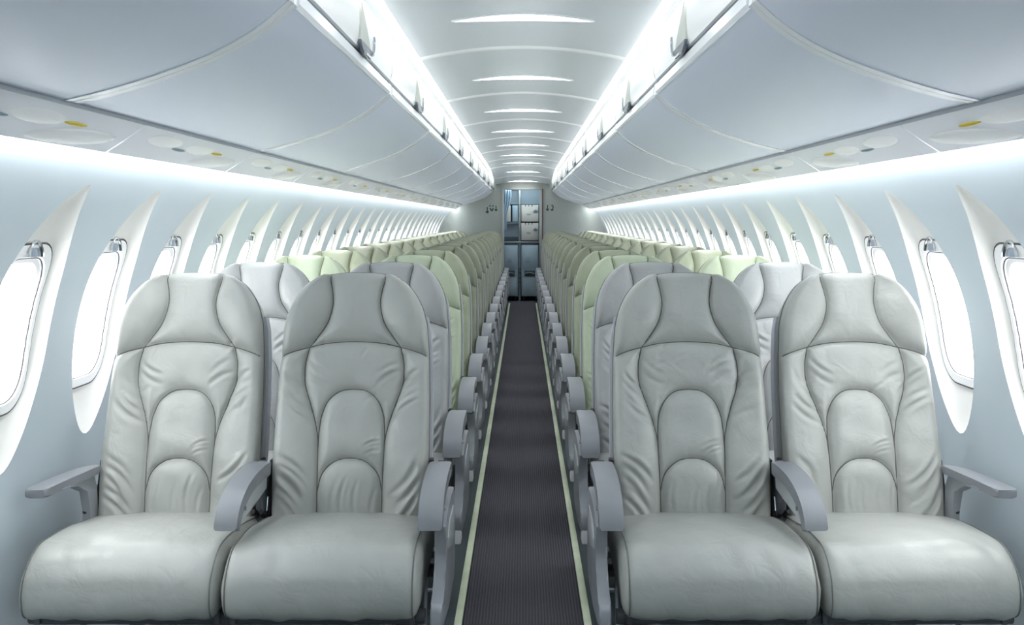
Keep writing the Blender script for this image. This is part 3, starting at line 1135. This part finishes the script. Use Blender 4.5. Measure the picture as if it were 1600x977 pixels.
def make_double_seat(side):
    """side -1: the pair to the left of the aisle, +1: to the right. Built round its own centre line at floor level."""
    root = empty('double_seat', (0, 0, 0))
    ai = -side              # local direction of the aisle
    for k, xc in enumerate((ai * 0.2475, -ai * 0.2475)):
        sd = 11 + k * 7 + (3 if side > 0 else 0)
        me, st, pp = backrest_meshes(sd)
        b_ = link('backrest', me, M['leather0'], root, (xc, 0, 0))
        link('seam_stitching', st, M['seam'], b_)
        link('piping', pp, M['piping'], b_)
        link('back_shell', shell_mesh(), M['back_shell'], b_)
        cm, cp = cushion_meshes(0.2445, sd)
        c = link('seat_cushion', cm, M['leather0'], root, (xc, 0, 0))
        for q_ in cp:
            link('piping', q_, M['piping'], c)
        # dark hinge bracket with a steel bolt, each side of the back's foot
        for sg in (-1, 1):
            bm = bmesh.new()
            add_prism(bm, [(-0.02, 0.36), (0.05, 0.36), (0.09, 0.50), (0.075, 0.56), (0.045, 0.56), (0.02, 0.47)], sg * 0.226, sg * 0.238, 'x', bevel=0.002)
            hb = obj('hinge_bracket', bm, M['black'], root, (xc, 0, 0))
            bm = bmesh.new()
            add_tube(bm, [(sg * 0.236, 0.0, 0.425), (sg * 0.236, 0.012, 0.462)], 0.0035, 8)
            add_tube(bm, [(sg * 0.240, 0.035, 0.49), (sg * 0.232, 0.035, 0.49)], 0.008, 12)
            obj('hinge_bolt', bm, M['chrome'], hb)
    # middle and aisle armrests
    for nm, x, w in (('middle', 0.0, 0.058), ('aisle', ai * 0.514, 0.062)):
        bm = bmesh.new()
        add_prism(bm, PAD_POLY, x - w / 2, x + w / 2, 'x', bevel=0.006, seg=3)
        a = obj('armrest', bm, M['pad'], root, ang=45)
        bm = bmesh.new()
        add_prism(bm, PANEL_POLY, x - w / 2 + 0.009, x + w / 2 - 0.009, 'x', bevel=0.003)
        obj('side_panel', bm, M['arm_panel'], a)
        bm = bmesh.new()
        add_tube(bm, [(x - w / 2 - 0.003, -0.285, 0.515), (x + w / 2 + 0.003, -0.285, 0.515)], 0.006, 10)
        add_tube(bm, [(x - w / 2 + 0.006, -0.02, 0.545), (x + w / 2 - 0.006, -0.02, 0.545)], 0.016, 12)
        obj('pivot', bm, M['chrome'], a)
        # upright that carries the armrest, down behind the cushion
        bm = bmesh.new()
        add_prism(bm, [(-0.045, 0.50), (0.0, 0.57), (0.05, 0.55), (0.075, 0.30), (0.0, 0.30)], x - 0.011, x + 0.011, 'x', bevel=0.003)
        obj('armrest_upright', bm, M['plastic_dark'], root)
    # window armrest: flared flat paddle on a curved column
    wx = -ai
    outl = [(0.460, -0.01), (0.488, -0.02), (0.512, -0.06), (0.530, -0.13), (0.545, -0.23), (0.548, -0.262), (0.538, -0.275), (0.500, -0.275), (0.490, -0.262), (0.478, -0.16), (0.466, -0.08)]
    bm = bmesh.new()
    add_prism(bm, [(wx * x, y) for x, y in catmull(outl, 4, closed=True)], 0.538, 0.560, 'z', bevel=0.006, seg=3)
    a = obj('armrest', bm, M['pad'], root, ang=45)
    bm = bmesh.new()
    rows = []
    for z, x0, x1, y0, y1 in ((0.542, 0.478, 0.528, -0.20, -0.02), (0.528, 0.476, 0.510, -0.12, -0.015), (0.50, 0.470, 0.494, -0.072, -0.012), (0.44, 0.468, 0.490, -0.06, -0.01), (0.33, 0.468, 0.490, -0.06, 0.0)):
        rows.append([(wx * x0, y0, z), (wx * x1, y0, z), (wx * x1, y1, z), (wx * x0, y1, z)])
    v = vrows(bm, rows)
    grid_faces(bm, v, close_u=True)
    bm.faces.new(v[0])
    bm.faces.new(list(reversed(v[-1])))
    obj('armrest_column', bm, M['plastic'], a)
    # aisle end panel: a plastic side cover sweeping from the armrest down to the front foot
    ax = ai * 0.536
    poly = catmull([(-0.02, 0.50), (-0.12, 0.505), (-0.24, 0.50), (-0.318, 0.478)], 4) + catmull([(-0.305, 0.44), (-0.30, 0.40), (-0.325, 0.355), (-0.375, 0.325), (-0.415, 0.315)], 4) + \
        [(-0.425, 0.30), (-0.42, 0.262), (-0.40, 0.25), (-0.20, 0.225), (-0.02, 0.235), (0.03, 0.27), (0.03, 0.40)]
    bm = bmesh.new()
    add_prism(bm, poly, ax - 0.015, ax + 0.015, 'x', bevel=0.006, seg=3)
    ep = obj('end_panel', bm, M['plastic'], root, ang=45)
    bm = bmesh.new()
    add_prism(bm, [(-0.06, 0.46), (-0.20, 0.46), (-0.255, 0.43), (-0.25, 0.40), (-0.10, 0.36), (-0.05, 0.38)], ax + ai * 0.012, ax + ai * 0.017, 'x', bevel=0.001)
    obj('control_plate', bm, M['arm_panel'], ep)
    bm = bmesh.new()
    add_box(bm, ax - 0.012, ax + 0.012, -0.418, -0.36, 0.215, 0.262, bevel=0.004)
    obj('front_foot_cap', bm, M['frame_white'], ep)
    # under-seat frame
    bm = bmesh.new()
    for y, z in ((-0.33, 0.255), (-0.02, 0.262)):
        add_tube(bm, [(-0.50, y, z), (0.50, y, z)], 0.019, 12)
    for x in (-0.47, -0.02, 0.02, 0.47):
        add_box(bm, x - 0.006, x + 0.006, -0.36, 0.03, 0.245, 0.285)
    obj('seat_frame', bm, M['plastic_dark'], root)
    # legs: braced side frames on floor feet
    for x in (ai * 0.40, -ai * 0.20):
        bm = bmesh.new()
        add_tube(bm, [(x, -0.33, 0.255), (x, -0.30, 0.12), (x, -0.27, 0.02)], 0.015, 10)
        add_tube(bm, [(x, -0.02, 0.262), (x, 0.06, 0.14), (x, 0.13, 0.02)], 0.015, 10)
        add_tube(bm, [(x, -0.30, 0.11), (x, 0.03, 0.20)], 0.010, 8)
        lg = obj('leg', bm, M['steel'], root)
        for y in (-0.27, 0.13):
            bm = bmesh.new()
            add_box(bm, x - 0.022, x + 0.022, y - 0.045, y + 0.045, 0.0, 0.026, bevel=0.005)
            obj('foot', bm, M['plastic_dark'], lg)
    # life-vest box and its bag bar near the aisle
    bm = bmesh.new()
    add_box(bm, ai * 0.44 - 0.03, ai * 0.44 + 0.03, -0.22, 0.0, 0.14, 0.235, bevel=0.008)
    obj('electronics_box', bm, M['plastic_dark'], root)
    bm = bmesh.new()
    add_tube(bm, catmull([(ai * 0.47, -0.03, 0.245), (ai * 0.47, -0.10, 0.08), (ai * 0.47, -0.33, 0.05), (ai * 0.42, -0.37, 0.05), (-ai * 0.40, -0.37, 0.05), (-ai * 0.44, -0.33, 0.05), (-ai * 0.44, -0.05, 0.24)], 5), 0.008, 8)
    obj('baggage_bar', bm, M['steel'], root)
    # two belt halves lying at the back of the cushions
    for xc in (-0.2475, 0.2475):
        for sg in (-1, 1):
            bm = bmesh.new()
            pts = catmull([(xc + sg * 0.235, 0.01, 0.38), (xc + sg * 0.240, -0.03, 0.425), (xc + sg * 0.236, -0.06, 0.440)], 4)
            add_tube(bm, pts, 0.007, 6)
            bl = obj('belt_strap', bm, M['belt'], root)
    return root


def kids(o):
    return [c for c in bpy.data.objects if c.parent == o]


def copy_tree(tree, parent=None):
    o, ch = tree
    c = o.copy()
    COL.objects.link(c)
    if parent is not None:
        c.parent = parent
    return (c, [copy_tree(t, c) for t in ch])


def tree_of(o):
    return (o, [tree_of(c) for c in kids(o)])


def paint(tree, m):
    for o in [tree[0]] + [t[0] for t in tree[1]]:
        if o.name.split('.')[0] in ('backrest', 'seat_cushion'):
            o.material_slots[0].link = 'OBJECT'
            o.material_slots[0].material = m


ROWS, PITCH, ROW0 = 16, 0.76, 2.83
PAIR_X = 0.7375
COLOURS = ['grey', 'cool grey', 'pale green-cast', 'sage-cast grey']  # green entries name light casts painted into the leather
for s in (-1, 1):
    proto = tree_of(make_double_seat(s))
    for r in range(ROWS):
        tr_ = proto if r == 0 else copy_tree(proto)
        o = tr_[0]
        o.location = (s * PAIR_X - (0.010 if s < 0 else 0.0), ROW0 + PITCH * r, 0)
        colour = COLOURS[r] if r < 4 else 'olive-shaded grey'
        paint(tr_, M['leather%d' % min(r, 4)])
        where = 'front row' if r == 0 else ('last row before the bulkhead' if r == ROWS - 1 else '%s row from the front' % ORD[r])
        tag(o, '%s leather double seat in the %s, %s of the aisle' % (colour, where, SIDEWORD[s]), 'airliner seat', 'double seats %s of the aisle' % SIDEWORD[s])

# ------------------------------------------------------------------ galley behind the doorway
GF = 15.30               # front plane of the galley
t = empty('galley_cabinet', (0, GF, 0))
tag(t, 'slate grey galley cabinet with open bays beyond the doorway', 'galley cabinet')
for x0, x1 in ((-0.415, -0.315), (-0.066, -0.034), (0.250, 0.415)):
    box('side_panel', M['galley'], t, x0, x1, 0, 0.49, 0.0, 1.84)
for z0, z1 in ((0.890, 0.932), (1.505, 1.525), (1.74, 1.84)):
    box('shelf', M['galley'], t, -0.315, 0.250, 0.004, 0.49, z0, z1)
box('back_panel', M['galley'], t, -0.415, 0.415, 0.50, 0.56, 0.0, 1.84)
box('shelf', M['galley'], t, -0.315, -0.066, 0.006, 0.49, 1.205, 1.225)
box('shallow_bay_back', M['galley'], t, -0.315, -0.066, 0.06, 0.08, 1.525, 1.74)  # bay backs added close to the front so they catch light
box('shallow_bay_back', M['galley'], t, -0.034, 0.250, 0.03, 0.05, 1.525, 1.74)
box('shallow_bay_back', M['galley'], t, -0.315, -0.066, 0.05, 0.07, 0.932, 1.205)
box('worktop', M['jamb'], t, -0.32, 0.25, -0.015, 0.02, 0.905, 0.928, bevel=0.003)
box('centre_post', M['jamb'], t, -0.062, -0.038, -0.01, 0.01, 0.93, 1.74, bevel=0.003)
box('bay_back', M['galley_dark'], t, -0.30, -0.075, 0.02, 0.045, 0.935, 1.0, bevel=0.003)
d = box('cupboard_door', M['galley_white'], t, -0.27, -0.19, 0.02, 0.05, 1.235, 1.49, bevel=0.004)
box('frame', M['galley_dark'], d, -0.29, -0.182, 0.03, 0.06, 1.228, 1.497, bevel=0.002)
box('cupboard_door', M['trolley'], t, -0.165, -0.075, 0.015, 0.05, 1.235, 1.49, bevel=0.004)
for k, (z0, z1) in enumerate(((0.945, 1.215), (1.235, 1.495))):
    t2 = empty('galley_oven', (0, GF, 0))
    tag(t2, '%s white galley box with round latch beyond the doorway' % ('lower' if k == 0 else 'upper'), 'galley box', 'white galley boxes')
    box('door', M['galley_white'], t2, -0.026, 0.243, -0.012, 0.45, z0, z1, bevel=0.006)
    bm = bmesh.new()
    zc = z0 + (z1 - z0) * 0.62
    add_tube(bm, [(0.195, -0.022, zc), (0.195, -0.008, zc)], 0.026, 20)
    add_box(bm, 0.155, 0.24, -0.028, -0.018, zc - 0.005, zc + 0.005, bevel=0.002)
    obj('latch', bm, M['galley'], t2)
    bm = bmesh.new()
    for x in (0.04, 0.09, 0.14):
        add_box(bm, x - 0.006, x + 0.006, -0.022, -0.010, z1 - 0.025, z1 + 0.004, bevel=0.002)
    obj('clip', bm, M['galley_dark'], t2)
    box('placard', M['jamb'], t2, 0.06, 0.12, -0.015, -0.011, z0 + 0.10, z0 + 0.125)
for k, (x0, x1) in enumerate(((-0.305, -0.075), (-0.025, 0.240))):
    t2 = empty('service_trolley', (0, GF, 0))
    tag(t2, 'blue grey galley trolley parked %s the worktop beyond the doorway' % ('at left under' if k == 0 else 'at right under'), 'trolley', 'galley trolleys')
    box('body', M['trolley'], t2, x0, x1, -0.008, 0.48, 0.075, 0.875, bevel=0.008)
    w = x1 - x0
    box('door_panel', M['trolley_panel'], t2, x0 + 0.02, x1 - 0.02, -0.014, -0.006, 0.50, 0.85, bevel=0.004)
    box('door_panel', M['trolley_panel'], t2, x0 + 0.02, x1 - 0.02, -0.014, -0.006, 0.09, 0.37, bevel=0.004)
    box('card_holder', M['trolley'], t2, x0 + 0.07, x0 + 0.14, -0.020, -0.012, 0.60, 0.69, bevel=0.002)
    bm = bmesh.new()
    add_box(bm, x0 + 0.05, x1 - 0.05, -0.02, -0.006, 0.39, 0.48, bevel=0.004)
    la = obj('latch_recess', bm, M['galley_dark'], t2)
    bm = bmesh.new()
    add_tube(bm, catmull([(x0 + 0.06, -0.026, 0.43), (x0 + w * 0.4, -0.028, 0.445), (x0 + w * 0.6, -0.028, 0.44), (x1 - 0.06, -0.026, 0.425)], 4), 0.007, 8)
    obj('handle', bm, M['jamb'], la)
    for xx in (x0 + 0.035, x1 - 0.035):
        bm = bmesh.new()
        add_tube(bm, [(xx - 0.014, 0.04, 0.036), (xx + 0.014, 0.04, 0.036)], 0.035, 16)
        obj('caster', bm, M['black'], t2)
bm = bmesh.new()
for z in (0.50, 0.44, 0.36, 0.29):
    add_box(bm, -0.07, -0.03, -0.02, 0.005, z, z + 0.012, bevel=0.002)
obj('trolley_stop', bm, M['galley_dark'], t)

# tied light blue curtain inside the doorway
bm = bmesh.new()
rows = []
for i in range(40):
    z = 1.72 - 0.62 * i / 39
    f = i / 39
    wid = 0.115 * (1 - 0.75 * sstep(0.1, 0.75, f)) + 0.02 * f
    row = []
    for j in range(31):
        q = j / 30
        row.append((-0.295 + wid * q, 0.16 + 0.015 * math.sin(q * 6 * PI) * (1 - 0.3 * f), z))
    rows.append(row)
grid_faces(bm, vrows(bm, rows))
o = obj('curtain', bm, M['curtain'])
o.location = (0, Y_BACK, 0)
md = o.modifiers.new('thickness', 'SOLIDIFY')
md.thickness = 0.003
tag(o, 'light blue curtain gathered at the edge of the doorway', 'curtain')

# unseen lamp added to brighten the galley fronts
t = empty('galley_fill', (0, GF - 0.27, 1.855))
tag(t, 'added flat lamp, out of sight, brightening the galley beyond the doorway', 'lamp')
box('diffuser', M['galley_fill'], t, -0.25, 0.25, -0.07, 0.07, -0.012, 0.0, bevel=0.003)
box('rim', M['jamb'], t, -0.27, 0.27, -0.09, 0.09, -0.006, 0.004, bevel=0.002)

# green exit marks on the bulkhead
PXM = 14.88 / 1540


def mark_arrow(bm, cx, cz, w, h):
    """down arrow: thin stem and a wide half-round head"""
    hd = h * 0.36
    add_prism(bm, [(cx - w * 0.16, cz + h / 2), (cx + w * 0.16, cz + h / 2), (cx + w * 0.12, cz - h / 2 + hd), (cx - w * 0.12, cz - h / 2 + hd)], Y_BACK - 0.004, Y_BACK, 'y')
    head = [(cx + w / 2 * math.cos(PI + PI * k / 10), cz - h / 2 + hd + hd * math.sin(PI + PI * k / 10)) for k in range(11)]
    add_prism(bm, head, Y_BACK - 0.004, Y_BACK, 'y')


def sx(px):
    return (px - 817) * PXM


def sz(py):
    return CAM_H - (py - 344) * PXM


for s, px, py, w, h in ((-1, 761.3, 328.6, 5.4, 9.5), (-1, 775.0, 325.8, 4.6, 8.6), (1, 855.6, 325.0, 5.0, 9.0)):
    t = empty('exit_arrow', (0, 0, 0))
    tag(t, {761.3: 'dark green down arrow farthest from the doorway on the bulkhead', 775.0: 'dark green down arrow between the doorway and the V-shaped mark',
            855.6: 'dark green down arrow on the bulkhead, right side of the doorway'}[px], 'sign', 'green marks on the bulkhead')
    bm = bmesh.new()
    mark_arrow(bm, sx(px), sz(py), w * PXM, h * PXM)
    obj('arrow', bm, M['green'], t)
# V-shaped mark with two dots
t = empty('exit_mark', (0, 0, 0))
tag(t, 'dark green V-shaped mark with two dots on the bulkhead', 'sign', 'green marks on the bulkhead')
bm = bmesh.new()
add_prism(bm, [(sx(a), sz(b_)) for a, b_ in ((764.8, 325.0), (766.6, 325.0), (768.6, 328.4), (769.6, 325.0), (771.4, 325.4), (770.6, 328.6), (768.6, 330.8), (766.2, 328.8))], Y_BACK - 0.004, Y_BACK, 'y')
obj('chevron', bm, M['green'], t)
for a, b_ in ((765.7, 321.8), (770.1, 321.9)):
    bm = bmesh.new()
    add_tube(bm, [(sx(a), Y_BACK - 0.004, sz(b_)), (sx(a), Y_BACK, sz(b_))], 1.25 * PXM, 12)
    obj('dot', bm, M['green'], t)
# curved arrow
t = empty('exit_mark', (0, 0, 0))
tag(t, 'dark green arrow with a hooked stem on the bulkhead', 'sign', 'green marks on the bulkhead')
bm = bmesh.new()
hk = catmull([(861.6, 320.8), (863.2, 321.2), (864.2, 322.8), (864.0, 325.0), (863.0, 326.6)], 5)
poly = thick_line([(sx(a), sz(b_)) for a, b_ in hk], 1.7 * PXM)
add_prism(bm, poly, Y_BACK - 0.004, Y_BACK, 'y')
head = [(sx(862.7) + 2.6 * PXM * math.cos(PI + PI * k / 10), sz(327.0) + 2.6 * PXM * math.sin(PI + PI * k / 10)) for k in range(11)]
add_prism(bm, head, Y_BACK - 0.004, Y_BACK, 'y')
obj('arrow', bm, M['green'], t)
